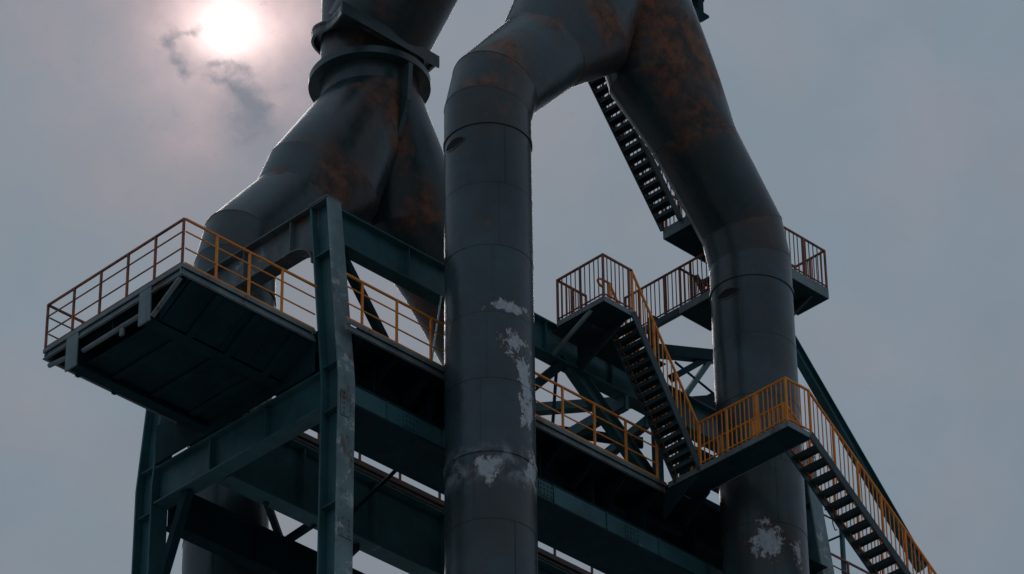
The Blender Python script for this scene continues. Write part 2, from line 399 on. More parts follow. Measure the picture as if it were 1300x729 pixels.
def sub(O, I, t):    # shrink a ring a hair so overlapping plates step
    c = ((O[0]+I[0])/2, (O[1]+I[1])/2)
    return ((c[0]+(O[0]-c[0])*t, c[1]+(O[1]-c[1])*t), (c[0]+(I[0]-c[0])*t, c[1]+(I[1]-c[1])*t))
MIT = [((-0.965, 6.48), (0.965, 6.12), R),
       ((-0.70, 7.62), (1.15, 6.75), R),
       ((0.785, 9.49), (2.70, 8.50), 0.99),
       ((1.19, 10.55), (4.20, 9.72), 1.14),
       ((2.94, 13.3), (5.44, 13.3), 1.25)]
def seam_band(name, O, I, w, bx, cy, sgn, parent, h=0.035, t=1.012):
    d = Vector((sgn*(O[0]-I[0]), 0, O[1]-I[1])).normalized(); nrm = Vector((-d.z, 0, d.x)) * (1 if sgn > 0 else -1)
    if nrm.z < 0: nrm = -nrm
    (o2, i2) = sub(O, I, t)
    r1 = ring_xz(0, cy, o2, i2, w*t, bx, sgn)
    pipe_part(name, [[v - nrm*h/2 for v in r1], [v + nrm*h/2 for v in r1]], M['pipe'], parent)
def uptake_pair(y, label, rear):
    X1, X2, XM = 7.0, 15.58, 11.29
    root = thing('gas_uptake', (XM, y, -Z0), label, 'pipe', 'gas uptake pipes')
    for bx, sgn in ((X1, 1), (X2, -1)):
        zs = [6.3] + SEAMS + [-Z0 + 0.02]
        for k in range(len(zs)-1):
            hi, lo = zs[k], zs[k+1]; rr = R - 0.004*(k % 2)
            if k == 0:
                top = ring_xz(0, y, MIT[0][0], MIT[0][1], rr, bx, sgn)
                bot = ring_xz(0, y, (-rr, lo), (rr, lo), rr, bx, sgn)
                pipe_part('pipe_section', long_rings(bot, top), M['pipe'], root)
            else:
                pipe_part('pipe_section', long_rings(ring_xz(0, y, (-rr, lo), (rr, lo), rr, bx, sgn), ring_xz(0, y, (-rr, hi), (rr, hi), rr, bx, sgn)), M['pipe'], root)
        for k in range(1, 8):
            aa = math.radians(196 + (k*53 + (0 if bx == X1 else 20)) % 62); hi, lo = SEAMS[k-1], SEAMS[k]
            pw = Vector((bx + R*math.cos(aa), y + R*math.sin(aa), 0))
            bar('weld_seam', pw + Vector((0, 0, lo+0.02)), pw + Vector((0, 0, hi-0.02)), 0.022, 0.016, M['pipe'], root, up=(math.cos(aa), math.sin(aa), 0))
        for k, z in enumerate(SEAMS):
            strong = k in (0, 5)
            seam_band('weld_seam', (-R, z), (R, z), R, bx, y, sgn, root, 0.07 if strong else 0.02, 1.022 if strong else 1.004)
        for k in range(4):
            a, b = MIT[k], MIT[k+1]
            if k == 3:      # breeches piece: eased into the neck
                rs = []
                for j in range(9):
                    t = j/8; s = t*t*(3-2*t)*0.35 + t*0.65
                    O = (a[0][0]+(b[0][0]-a[0][0])*t, a[0][1]+(b[0][1]-a[0][1])*t)
                    I = (a[1][0]+(b[1][0]-a[1][0])*s, a[1][1]+(b[1][1]-a[1][1])*t)
                    rs.append(ring_xz(0, y, O, I, a[2]+(b[2]-a[2])*t + 0.05*math.sin(math.pi*t), bx, sgn))
                pipe_part('breeches_leg', rs, M['pipe_elbow'], root)
            else:
                rs = []
                for j in range(11):
                    t = j/10
                    O = (a[0][0]+(b[0][0]-a[0][0])*t, a[0][1]+(b[0][1]-a[0][1])*t)
                    I = (a[1][0]+(b[1][0]-a[1][0])*t, a[1][1]+(b[1][1]-a[1][1])*t)
                    rs.append(ring_xz(0, y, O, I, a[2]+(b[2]-a[2])*t, bx, sgn))
                pipe_part('elbow_section' if k < 2 else 'leg_section', rs, M['pipe_elbow'], root)
        for k in range(3):
            seam_band('weld_seam', MIT[k][0], MIT[k][1], MIT[k][2], bx, y, sgn, root, 0.03, 1.005)
        # little inspection port below the first seam
        a = math.radians(174.5 if bx == X1 else 185); d = Vector((math.cos(a), math.sin(a), 0))
        zc = 5.11 if bx == X1 else 5.05
        def patch(name, ha, hz, r, mat, par):
            n = 24; c = Vector((bx, y, zc)) + d*r
            vs = [Vector((0, 0, 0))]
            for k in range(n):
                t = 2*math.pi*k/n; aa = a + ha*math.cos(t)
                vs.append(Vector((bx + r*math.cos(aa), y + r*math.sin(aa), zc + hz*math.sin(t)*(1-0.35*abs(math.cos(t))))) - c)
            m_ = len(vs)
            vs += [v - d*0.05 for v in vs]
            fs = [(0, 1+k, 1+(k+1) % n) for k in range(n)] + [(1+k, m_+1+k, m_+1+(k+1) % n, 1+(k+1) % n) for k in range(n)]
            me = mesh_from(name, vs, fs, mat)
            bm = bmesh.new(); bm.from_mesh(me); bmesh.ops.recalc_face_normals(bm, faces=bm.faces[:]); bm.to_mesh(me); bm.free()
            return link(name, me, par, c)
        po = patch('inspection_port', 0.36, 0.155, R+0.010, M['pipe'], root)
        patch('port_opening', 0.31, 0.115, R+0.014, M['black'], po)  # flat black patch painted on for the darkness inside the port
    # neck and flanges
    XN = XM - 0.10; RN = 1.25
    pipe_part('neck', [circ(XN, y, 13.28, RN), circ(XN, y, 17.6, RN)], M['pipe_elbow'], root)
    pipe_part('flange_ring', [circ(XN, y, 13.82, 1.54), circ(XN, y, 14.02, 1.54)], M['pipe'], root)
    # collar in the mitre where the crossover leaves the neck: straight towards the other pair, rounded behind
    s = -1 if rear else 1
    zc = 14.98
    out = [(1.06, -1.30), (1.36, -0.65)] + [(1.50*math.cos(math.radians(t)), 1.50*math.sin(math.radians(t))) for t in range(0, 181, 9)] + [(-1.60, -0.30), (-1.80, -0.72), (-2.12, -1.30)]
    def plane(u, v, dz): return Vector((XN + u, y - s*v, zc + 0.40*v + dz))
    def slab(name, ring, lo, hi):
        n = len(ring); c = plane(0, 0, 0)
        vs = [plane(u, v, lo) - c for u, v in ring] + [plane(u, v, hi) - c for u, v in ring]
        fs = [tuple(range(n)), tuple(range(2*n-1, n-1, -1))] + [(i, n+i, n+(i+1) % n, (i+1) % n) for i in range(n)]
        me = mesh_from(name, vs, fs, M['pipe'])
        bm = bmesh.new(); bm.from_mesh(me); bmesh.ops.recalc_face_normals(bm, faces=bm.faces[:]); bm.to_mesh(me); bm.free()
        return link(name, me, root, c)
    slab('collar_plate', out, 0.06, 0.16)
    slab('collar_edge', [(-2.18, -1.37), (1.12, -1.37), (1.12, -1.305), (-2.18, -1.305)], -0.12, 0.24)
    for j in range(len(out)-1):
        (u0, v0), (u1, v1) = out[j], out[j+1]
        slab('collar_rim', [(u0, v0), (u1, v1), (u1*0.955, v1*0.955), (u0*0.955, v0*0.955)], -0.10, 0.20)
    # crossover pipe rising from the neck towards the other pair
    d = Vector((0, s*math.cos(math.radians(47)), math.sin(math.radians(47)))); e = Vector((1, 0, 0)); f_ = d.cross(e)
    def tilt(c, r): return [c + e*r*math.cos(2*math.pi*k/NS) + f_*r*math.sin(2*math.pi*k/NS) for k in range(NS)]
    c0 = Vector((XN, y, 15.05))
    pipe_part('crossover_pipe', [tilt(c0 + d*0.30, RN+0.12), tilt(c0 + d*6.2, RN+0.12)], M['pipe_elbow'], root)
    pipe_part('weld_seam', [tilt(c0 + d*2.5, RN+0.13), tilt(c0 + d*2.54, RN+0.13)], M['pipe'], root)
    # stiffening ribs down the crotch, front and back
    for sg in (-1, 1):
        prism('rib', [(y+sg*1.10, 13.82), (y+sg*1.52, 13.82), (y+sg*1.47, 12.7), (y+sg*1.10, 11.75), (y+sg*0.8, 11.5), (y+sg*0.7, 12.0)], 'x', XN-0.07, XN+0.07, M['pipe'], root)
    return root
uptake_pair(-1.85, 'pair of blue-grey gas pipes in front of the decks, bent together overhead', False)
uptake_pair(6.65, 'rust-stained gas pipe pair behind the portal frame, joining below a flanged neck', True)

# ------------------------------------------------------------------ steel frame
FW = 0.46      # column flange width
def girder_x(name, x0, x1, y, zb, zt, fw, mat, label, cat='girder', group=None, stiff=1.5, tf=0.045, ledge=False, mat2=None):
    mat2 = mat2 or mat
    t = thing(name, ((x0+x1)/2, y, zb), label, cat, group)
    box('flange', x0, x1, y-fw/2, y+fw/2, zt-tf, zt, mat, t)
    box('flange', x0, x1, y-fw/2, y+fw/2, zb, zb+tf, mat2, t)
    box('web', x0, x1, y-0.02, y+0.02, zb+tf, zt-tf, mat, t, 0)
    n = max(1, int((x1-x0)/stiff))
    for i in range(1, n):
        x = x0 + (x1-x0)*i/n
        for s in (-1, 1):
            box('stiffener', x-0.012, x+0.012, y+s*0.021, y+s*(fw/2-0.03), zb+tf, zt-tf, mat, t, 0)
    return t
def girder_y(name, y0, y1, x, zb, zt, fw, mat, label, cat='girder', group=None, stiff=1.5, tf=0.045):
    t = thing(name, (x, (y0+y1)/2, zb), label, cat, group)
    box('flange', x-fw/2, x+fw/2, y0, y1, zt-tf, zt, mat, t)
    box('flange', x-fw/2, x+fw/2, y0, y1, zb, zb+tf, mat, t)
    box('web', x-0.02, x+0.02, y0, y1, zb+tf, zt-tf, mat, t, 0)
    n = max(1, int((y1-y0)/stiff))
    for i in range(1, n):
        yy = y0 + (y1-y0)*i/n
        for s in (-1, 1):
            box('stiffener', x+s*0.021, x+s*(fw/2-0.03), yy-0.012, yy+0.012, zb+tf, zt-tf, mat, t, 0)
    return t
def column(x, yf, yb, lean, ztop, label, mat, dx_top=0.0):
    """H column, flanges square to Y; vertical below -1.4, leaning by 'lean' in y (and dx_top in x) above"""
    t = thing('steel_column', (x, (yf+yb)/2, -Z0), label, 'column', 'columns of the steel frame')
    zk = -1.4; tf = 0.05
    def leaf(name, y0, y1, w, m, hw_top=None):
        hw_top = w if hw_top is None else hw_top
        vs = []
        for z, ly, lx, hw in ((-Z0+0.02, 0, 0, w), (zk, 0, 0, w), (ztop, lean, dx_top, hw_top)):
            for sx_, yy in ((-1, y0), (1, y0), (1, y1), (-1, y1)):
                vs.append(Vector((x + lx + sx_*hw, yy + ly, z)))
        fs = [(3, 2, 1, 0), (8, 9, 10, 11)]
        for j in (0, 4):
            for i in range(4): fs.append((j+i, j+(i+1) % 4, j+4+(i+1) % 4, j+4+i))
        c = Vector((x, (y0+y1)/2, 0))
        me = mesh_from(name, [v-c for v in vs], fs, m)
        bm = bmesh.new(); bm.from_mesh(me); bmesh.ops.bevel(bm, geom=bm.edges[:], offset=0.006, segments=1, affect='EDGES'); bm.to_mesh(me); bm.free()
        return link(name, me, t, c)
    leaf('flange', yf, yf+tf, FW/2, mat, FW/2-0.03)
    leaf('flange', yb-tf, yb, FW/2, M['steel'], FW/2-0.03)
    leaf('web', yf+tf, yb-tf, 0.02, M['steel'])  # web and back flange painted darker so the recess looks shaded
    for z in (-6.7, -4.4, -2.1, -0.97, 2.0):
        l = max(0, (z-zk)/(ztop-zk)); 
        for s in (-1, 1):
            box('stiffener', x+l*dx_top+s*0.021, x+l*dx_top+s*(FW/2-0.05), yf+tf+lean*l, yb-tf+lean*l, z-0.012, z+0.012, M['steel'], t, 0)
    box('cap_plate', x+dx_top-FW/2-0.01, x+dx_top+FW/2+0.01, yf+lean-0.01, yb+lean+0.01, ztop, ztop+0.03, mat, t)
    box('base_plate', x-0.4, x+0.4, yf-0.2, yb+0.2, -Z0+0.0, -Z0+0.05, mat, t)
    return t
def splice(col_, x, y, z, w, h, nx, nz, mat):
    sp = box('splice_plate', x-w/2, x+w/2, y-0.022, y-0.002, z-h/2, z+h/2, mat, col_)
    for i in range(nx):
        for j in range(nz):
            bx_ = x - w/2 + w*(i+0.5)/nx; bz = z - h/2 + h*(j+0.5)/nz
            rod('bolt', (bx_, y-0.045, bz), (bx_, y-0.02, bz), 0.022, mat, sp, 6)
XC = 3.97; XR = 19.32
FC = column(XC, -0.70, -0.12, 0.50, 3.40, 'tall scuffed grey front column under the corner of the portal beams', M['column'])
column(XC, 5.30, 5.88, -0.50, 3.40, 'dark teal column at the far left, below the back of the cantilevered platform', M['steel'])
column(XR, -0.70, -0.12, 0.50, 3.40, 'column leaning behind the right uptake pipe and the lowest stair', M['column'], -0.1)

splice(FC, XC, -0.70, -2.05, 0.36, 0.62, 2, 5, M['column']); splice(FC, XC, -0.70, -5.0, 0.36, 0.5, 2, 4, M['column'])

def portal_y(x, label):
    """haunched portal beam along Y between two columns"""
    t = thing('portal_beam', (x, 2.6, 2.5), label, 'beam', 'beams of the portal frame')
    zt, zb = 3.40, 2.52; ya, yb = 0.24, 4.94
    low = [(ya, 1.55)]
    for k in range(0, 10):
        a = math.pi/2*k/9
        low.append((ya + 0.75 - 0.75*math.cos(a), zb - 0.62*(1-math.sin(a))))
    low = low[1:]
    mir = [(ya+yb-y, z) for y, z in reversed(low)]
    prof = low + mir
    pts = prof + [(yb, zt-0.045), (ya, zt-0.045)]
    prism('web', pts, 'x', x-0.02, x+0.02, M['portal'], t)
    box('flange', x-0.2, x+0.2, ya-0.42, yb+0.42, zt-0.042, zt+0.003, M['portal'], t)
    for i in range(len(prof)-1):
        (y0, z0), (y1, z1) = prof[i], prof[i+1]
        d = Vector((0, y1-y0, z1-z0))
        if d.length < 0.02: continue
        d.normalize()
        nrm = Vector((0, d.z, -d.y))
        bar('flange', Vector((x, y0, z0)) - d*0.004 + nrm*0.021, Vector((x, y1, z1)) + d*0.004 + nrm*0.021, 0.40, 0.042, M['portal'], t, up=nrm)
    for yy in (1.02, 2.55, 4.1):
        for s in (-1, 1):
            box('stiffener', x+s*0.021, x+s*0.17, yy-0.012, yy+0.012, zb+0.002, zt-0.045, M['portal'], t, 0)
    return t
portal_y(3.95, 'haunched grey portal beam running back from the front column over the rail')
XB0, XB1 = 4.20, 19.0
girder_x('portal_beam', XB0, XB1, 0.08, 2.46, 3.36, 0.36, M['steel'], 'long teal portal beam running right from the front column behind the front pipe', 'beam', 'beams of the portal frame', 2.1)
girder_y('floor_girder', -0.10, 5.28, XC, -1.95, -1.02, 0.40, M['steel'], 'lit teal girder between the front column and the far left column', 'girder', 'girders under the decks', 1.35)
# box girder below the front walkway
t = thing('box_girder', (9.0, 0.1, -1.9), 'deep dark box girder running right under the front walkway', 'girder', 'girders under the decks')
box('web', 4.22, 19.0, 0.30, 0.34, -1.84, -0.32, M['dark'], t, 0)
box('web', 4.22, 19.0, 0.66, 0.70, -1.84, -0.32, M['dark'], t, 0)
box('soffit_plate', 4.22, 19.0, -0.60, 0.74, -1.90, -1.84, M['dark'], t)
box('flange', 4.22, 19.0, -0.60, 0.30, -1.40, -1.36, M['dark'], t)
box('lower_panel', 4.22, 19.0, -0.585, -0.545, -1.84, -1.40, M['steel'], t)
for i in range(9):
    x = 5.2 + i*1.65
    box('stiffener', x-0.012, x+0.012, -0.20, 0.30, -1.36, -0.32, M['dark'], t, 0)
    box('stiffener', x-0.015, x+0.015, -0.62, -0.585, -1.82, -1.41, M['steel'], t, 0)
for xs_ in (5.9, 9.9, 12.6): splice(t, xs_, -0.585, -1.62, 0.42, 0.34, 4, 3, M['steel'])
girder_x('floor_girder', 4.20, 19.0, 3.42, -1.98, -0.30, 0.44, M['steel'], 'deep floor girder seen through the gap under the front walkway', 'girder', 'girders under the decks', 1.9)
girder_x('floor_girder', 4.22, 19.0, 5.30, -2.34, -1.34, 0.34, M['dark'], 'dark back girder running right from the far left column in front of a pipe', 'girder', 'girders under the decks', 2.2)

def brace(p, q, w, h, label, mat='steel', name='brace', up=(0, 0, 1), flanged=False, group='braces of the steel frame'):
    p, q = Vector(p), Vector(q)
    t = thing(name, (p if p.z < q.z else q), label, 'brace', group)
    if flanged:
        d = (q-p).normalized(); x = Vector(up).cross(d).normalized(); y = d.cross(x)
        bar('web', p, q, 0.02, h-0.05, M[mat], t, up)
        bar('flange', p + y*(h/2-0.012), q + y*(h/2-0.012), w, 0.025, M[mat], t, up)
        bar('flange', p - y*(h/2-0.012), q - y*(h/2-0.012), w, 0.025, M[mat], t, up)
    else:
        bar('member', p, q, w, h, M[mat], t, up, 0.006)
    for e, s in ((p, 1), (q, -1)):
        d = (q-p).normalized()*s
        bar('gusset', e - d*0.05, e + d*0.16, w*0.5, h*1.35, M[mat], t, up)
    return t
brace((3.97, 4.36, -1.97), (3.97, 5.28, -4.25), 0.2, 0.2, 'knee brace from the far left column up to the lit girder', 'dark')
brace((5.45, 3.5, -1.92), (7.45, 5.3, -1.34), 0.14, 0.16, 'left short V brace seen in the gap between the dark lower girders', 'dark')
brace((6.85, 3.5, -1.92), (7.60, 5.3, -1.34), 0.14, 0.16, 'right short V brace seen in the gap between the dark lower girders', 'dark')
brace((8.1, 3.5, -2.02), (9.0, 5.3, -1.5), 0.16, 0.18, 'slanting dark brace beside the foot of the front column', 'dark')
brace((6.60, 2.0, -2.42), (8.45, 2.0, -0.10), 0.08, 0.08, 'thin rod crossing the sky gap left of the front pipe', 'dark', 'tie_rod')
brace((4.50, 0.2, 2.50), (6.45, 0.2, 0.02), 0.20, 0.16, 'slanting brace behind the rail right of the front column', 'dark')
brace((6.3, 0.9, 0.10), (7.5, 0.2, 0.10), 0.12, 0.12, 'short low strut at the foot of the slanting brace', 'dark')

brace((11.24, 0.08, 2.6), (10.02, 0.08, 1.25), 0.16, 0.22, 'short brace slanting left below the landing, right of the front pipe', 'dark')
brace((11.0, 0.08, 2.31), (10.77, 0.08, 0.02), 0.06, 0.06, 'thin steep rod below the upper landing, right of the front pipe', 'dark', 'tie_rod')
brace((11.45, 0.08, 2.6), (14.30, 0.08, 0.35), 0.25, 0.36, 'thick brace falling right behind the zigzag stair flight', 'steel', flanged=True)
brace((12.85, 2.90, 3.3), (14.75, 0.50, 3.3), 0.22, 0.24, 'level teal strut crossing behind the thick brace', 'steel')
brace((13.12, 2.2, 2.2), (13.04, -0.1, 2.2), 0.2, 0.28, 'strut running back from the end of the portal beam', 'steel')
brace((12.7, 2.54, 2.6), (15.0, 1.30, 2.6), 0.18, 0.20, 'lower level strut crossing the gap behind the three-bar rail', 'dark')
brace((13.75, 1.6, 1.6), (13.28, -0.5, 1.6), 0.18, 0.24, 'low strut running back under the zigzag stair flight', 'steel')
brace((17.3, 3, 7.0), (19.9, 3, 7.95), 0.25, 0.30, 'level dark beam between the zigzag stair and the right pipe', 'dark')
brace((18.0, 3, 6.5), (19.7, 3, 8.0), 0.14, 0.16, 'brace rising to the right pipe, under the level dark beam', 'dark')
brace((18.4, 3, 6.1), (19.7, 3, 8.05), 0.12, 0.13, 'steeper of the two braces beside the right pipe', 'steel')
brace((18.2, 3, 7.03), (19.6, 3, 6.7), 0.05, 0.05, 'thin tie rod crossing the braces beside the right pipe', 'dark', 'tie_rod')
brace((18.2, 3, 5.75), (19.6, 3, 6.45), 0.3, 0.40, 'dark beam below the braces, left of the right pipe', 'dark')
brace((19.62, 0.6, 7.4), (24.2, 0.6, 2.6), 0.22, 0.30, 'long inclined beam behind the rail of the lowest stair', 'steel', 'inclined_beam', flanged=True)
for x, y in ((17.4, 3.0),):
    t = thing('post', (x, y, 0), 'dark post left of the right pipe, holding up the level dark beam', 'post')
    box('shaft', x-0.1, x+0.1, y-0.1, y+0.1, 0.0, 8.0, M['dark'], t); box('base_plate', x-0.2, x+0.2, y-0.2, y+0.2, -0.005, 0.03, M['dark'], t)
t = thing('lean_rod', (6.86, -0.1, 0), 'pale thin rod leaning by the front pipe behind the rail', 'rod')
rod('shaft', (6.86, -0.1, 0.0), (7.24, -0.1, 2.4), 0.022, M['galv'], t); rod('tip', (7.24, -0.1, 2.4), (7.246, -0.1, 2.44), 0.03, M['galv'], t)

# ------------------------------------------------------------------ decks
def edge_y(t, x0, x1, y, z, s, mat='fascia', h=0.26):
    """channel edge along X at y, facing s (-1 = towards the front)"""
    box('edge_channel', x0, x1, y, y-s*0.03, z-0.10, z, M[mat], t)
    box('edge_web', x0, x1, y-s*0.055, y-s*0.08, z-h, z-0.10, M[mat], t)
    box('edge_lip', x0, x1, y-s*0.01, y-s*0.055, z-h, z-h+0.025, M[mat], t, 0)
def edge_x(t, y0, y1, x, z, s, mat='fascia', h=0.26):
    box('edge_channel', x, x-s*0.03, y0, y1, z-0.10, z, M[mat], t)
    box('edge_web', x-s*0.055, x-s*0.08, y0, y1, z-h, z-0.10, M[mat], t)
    box('edge_lip', x-s*0.01, x-s*0.055, y0, y1, z-h, z-h+0.025, M[mat], t, 0)
# cantilevered platform on the left
def cantilever(x0, x1, label, s):
    """s=-1: free end at x0; s=1: free end at x1"""
    t = thing('cantilever_platform', ((x0+x1)/2, 2.27, -0.9), label, 'platform', 'platforms of the steel tower')
    xe, xi = (x0, x1) if s < 0 else (x1, x0)
    for i in range(5):
        box('deck_plate', x0+0.03, x1, 0.03+i*0.9, 0.92+i*0.9, -0.03, -0.004, M['stair'], t)
    edge_y(t, x0, x1, 0.0, 0, -1); edge_y(t, x0, x1, 4.55, 0, 1); edge_x(t, 0.03, 4.52, xe, 0, s)
    for yb in (1.19, 3.57):
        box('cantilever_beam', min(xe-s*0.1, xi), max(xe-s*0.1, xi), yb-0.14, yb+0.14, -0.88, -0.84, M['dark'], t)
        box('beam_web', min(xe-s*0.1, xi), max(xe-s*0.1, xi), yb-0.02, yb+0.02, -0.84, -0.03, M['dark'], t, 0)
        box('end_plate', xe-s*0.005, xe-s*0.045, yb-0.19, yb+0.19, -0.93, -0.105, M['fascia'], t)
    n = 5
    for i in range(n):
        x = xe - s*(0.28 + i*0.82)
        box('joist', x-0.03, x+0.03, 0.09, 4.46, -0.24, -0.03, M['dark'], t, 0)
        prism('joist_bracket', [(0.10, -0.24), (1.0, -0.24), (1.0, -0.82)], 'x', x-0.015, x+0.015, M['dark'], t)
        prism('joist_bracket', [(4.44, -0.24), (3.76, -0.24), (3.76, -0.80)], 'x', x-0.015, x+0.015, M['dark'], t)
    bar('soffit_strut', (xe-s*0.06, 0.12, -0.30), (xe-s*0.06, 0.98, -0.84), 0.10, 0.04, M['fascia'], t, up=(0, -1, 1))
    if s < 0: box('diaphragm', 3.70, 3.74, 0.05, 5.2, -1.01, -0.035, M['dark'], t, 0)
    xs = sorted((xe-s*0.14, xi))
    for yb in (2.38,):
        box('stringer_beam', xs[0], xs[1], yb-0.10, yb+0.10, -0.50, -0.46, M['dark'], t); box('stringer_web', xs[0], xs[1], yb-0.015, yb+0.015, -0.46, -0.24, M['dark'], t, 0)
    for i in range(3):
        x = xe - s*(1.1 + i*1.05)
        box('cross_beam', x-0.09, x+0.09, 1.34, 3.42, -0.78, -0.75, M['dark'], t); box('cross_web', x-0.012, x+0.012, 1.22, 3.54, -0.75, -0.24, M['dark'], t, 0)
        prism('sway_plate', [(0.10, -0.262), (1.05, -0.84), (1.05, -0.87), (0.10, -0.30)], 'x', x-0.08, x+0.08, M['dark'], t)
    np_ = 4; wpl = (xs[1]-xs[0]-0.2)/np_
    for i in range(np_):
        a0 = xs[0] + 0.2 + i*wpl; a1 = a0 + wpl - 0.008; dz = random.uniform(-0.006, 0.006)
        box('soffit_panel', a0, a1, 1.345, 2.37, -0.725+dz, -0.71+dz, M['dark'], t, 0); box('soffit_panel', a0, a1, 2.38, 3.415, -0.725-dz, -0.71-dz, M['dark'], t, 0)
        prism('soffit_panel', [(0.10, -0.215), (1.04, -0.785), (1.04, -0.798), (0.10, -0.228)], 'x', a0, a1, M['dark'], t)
    rod('edge_pipe', (xe-s*0.16, 1.4, -0.52), (xe-s*0.16, 3.36, -0.52), 0.055, M['fascia'], t, 12)
    rod('edge_pipe', (xe-s*0.16, 3.78, -0.45), (xe-s*0.16, 4.5, -0.36), 0.055, M['fascia'], t, 12)
    box('hanger_plate', xe-s*0.13, xe-s*0.19, 2.02, 2.14, -0.74, -0.46, M['fascia'], t)
    for x in (xe - s*0.9, xe - s*1.9):
        box('bolt_plate', x-0.05, x+0.05, 4.40, 4.50, -0.33, -0.262, M['dark'], t)
    return t
cantilever(0.0, 3.70, 'cantilevered platform at the left, dark underside, two grey end plates', -1)
cantilever(19.70, 22.58, 'matching platform at the right end, behind the lowest stair', 1)
# front walkway and back floor
t = thing('walkway_deck', (9, 0, -0.3), 'long front walkway deck behind the front pipe, edged by the three-bar rail', 'walkway', 'decks of the steel tower')
box('deck_plate', 4.24, 13.57, -0.77, 2.2, -0.03, -0.004, M['dark'], t); edge_y(t, 3.87, 13.565, -0.80, 0, -1); box('deck_plate', 3.72, 4.24, -0.02, 2.2, -0.03, -0.004, M['dark'], t); box('deck_plate', 3.72, 4.24, 2.2, 3.2, -0.03, -0.004, M['dark'], t)
box('deck_plate', 13.57, 19.0, -0.77, 2.2, -0.034, -0.008, M['dark'], t)
edge_y(t, 4.24, 19.0, 2.23, 0, 1, 'dark')
for i in range(10): box('joist', 4.4+i-0.03, 4.4+i+0.03, -0.71, 2.15, -0.25, -0.03, M['dark'], t, 0)
for i in range(10): prism('joist_bracket', [(-0.71, -0.25), (0.29, -0.25), (0.29, -0.9)], 'x', 4.4+i-0.015, 4.4+i+0.015, M['dark'], t)
t = thing('back_floor', (11, 4.3, -0.3), 'rust-edged back floor glimpsed through the gap under the front walkway', 'floor', 'decks of the steel tower')
for i in range(8):
    box('floor_plate', 4.0+i*1.9, 5.89+i*1.9, 3.28, 5.35, -0.03, -0.004, M['dark'], t)
edge_y(t, 4.0, 19.2, 3.25, 0, -1, 'rust_edge', 0.22)

def landing(x0, x1, y0, y1, z, name, label, edges='nsew', th=0.14, skip=()):
    t = thing(name, ((x0+x1)/2, (y0+y1)/2, z-th), label, 'landing', 'stair landings')
    box('deck_plate', x0+0.02, x1-0.02, y0+0.02, y1-0.02, z-0.025, z-0.003, M['stair'], t)
    box('edge_angle', x0, x1, y0, y0+0.02, z-th, z, M['fascia'], t); box('edge_angle', x0, x1, y1-0.02, y1, z-th, z, M['fascia'], t)
    box('edge_angle', x0, x0+0.02, y0+0.02, y1-0.02, z-th, z, M['fascia'], t); box('edge_angle', x1-0.02, x1, y0+0.02, y1-0.02, z-th, z, M['fascia'], t)
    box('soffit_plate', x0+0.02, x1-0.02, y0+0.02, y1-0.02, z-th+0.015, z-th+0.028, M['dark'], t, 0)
    long_y = (y1-y0) > (x1-x0)
    n = int(max(y1-y0, x1-x0)/0.6)
    for i in range(1, n):
        if long_y:
            yy = y0 + (y1-y0)*i/n; box('joist', x0+0.02, x1-0.02, yy-0.02, yy+0.02, z-th+0.03, z-0.025, M['stair'], t, 0)
        else:
            xx = x0 + (x1-x0)*i/n; box('joist', xx-0.02, xx+0.02, y0+0.02, y1-0.02, z-th+0.03, z-0.025, M['stair'], t, 0)
    return t
L3 = landing(13.57, 14.37, -4.45, -0.82, 0.0, 'stair_landing', 'bright-railed landing in front of the right pipe, at main deck level')
prism('bracket', [(-0.62, -0.15), (-1.7, -0.15), (-1.7, -0.20), (-0.62, -0.85)], 'x', 13.60, 13.64, M['dark'], L3); prism('bracket', [(-0.62, -0.15), (-1.4, -0.15), (-1.4, -0.20), (-0.62, -0.75)], 'x', 14.30, 14.34, M['dark'], L3)
L2 = landing(10.62, 11.58, -1.81, -0.32, 3.21, 'stair_landing', 'peaked landing above the three-bar rail, between the two front pipes')
bar('bracket', (10.68, -0.12, 2.45), (10.68, -1.35, 3.06), 0.06, 0.09, M['fascia'], L2); box('side_plate', 10.66, 13.5, -0.98, -0.10, 3.04, 3.06, M['stair'], L2); prism('gusset', [(-0.10, 3.03), (-1.6, 3.03), (-0.10, 2.3)], 'x', 11.50, 11.53, M['stair'], L2)
UD = landing(14.80, 19.58, -0.86, 0.17, 8.0, 'upper_walkway', 'narrow walkway passing behind the right pipe at its bend', th=0.3)
for x in (17.9, 19.2):
    prism('bracket', [(-0.84, 7.8), (0.15, 7.8), (0.15, 7.45), (0.0, 7.45)], 'x', x-0.04, x+0.04, M['stair'], UD)
rod('hanger', (18.9, 0.4, 4.0), (18.9, 0.1, 7.8), 0.05, M['stair'], UD)
MD = landing(15.50, 16.60, -0.82, 0.40, 6.2, 'side_landing', 'small landing with close bars left of the right pipe, below its bend', th=0.2)
box('stringer_walk', 15.50, 15.62, 0.42, 2.2, 6.02, 6.2, M['stair'], MD)
TD = landing(11.2, 12.20, -0.62, 0.17, 11.58, 'top_landing', 'small landing at the head of the highest stair, under the pipe junction')

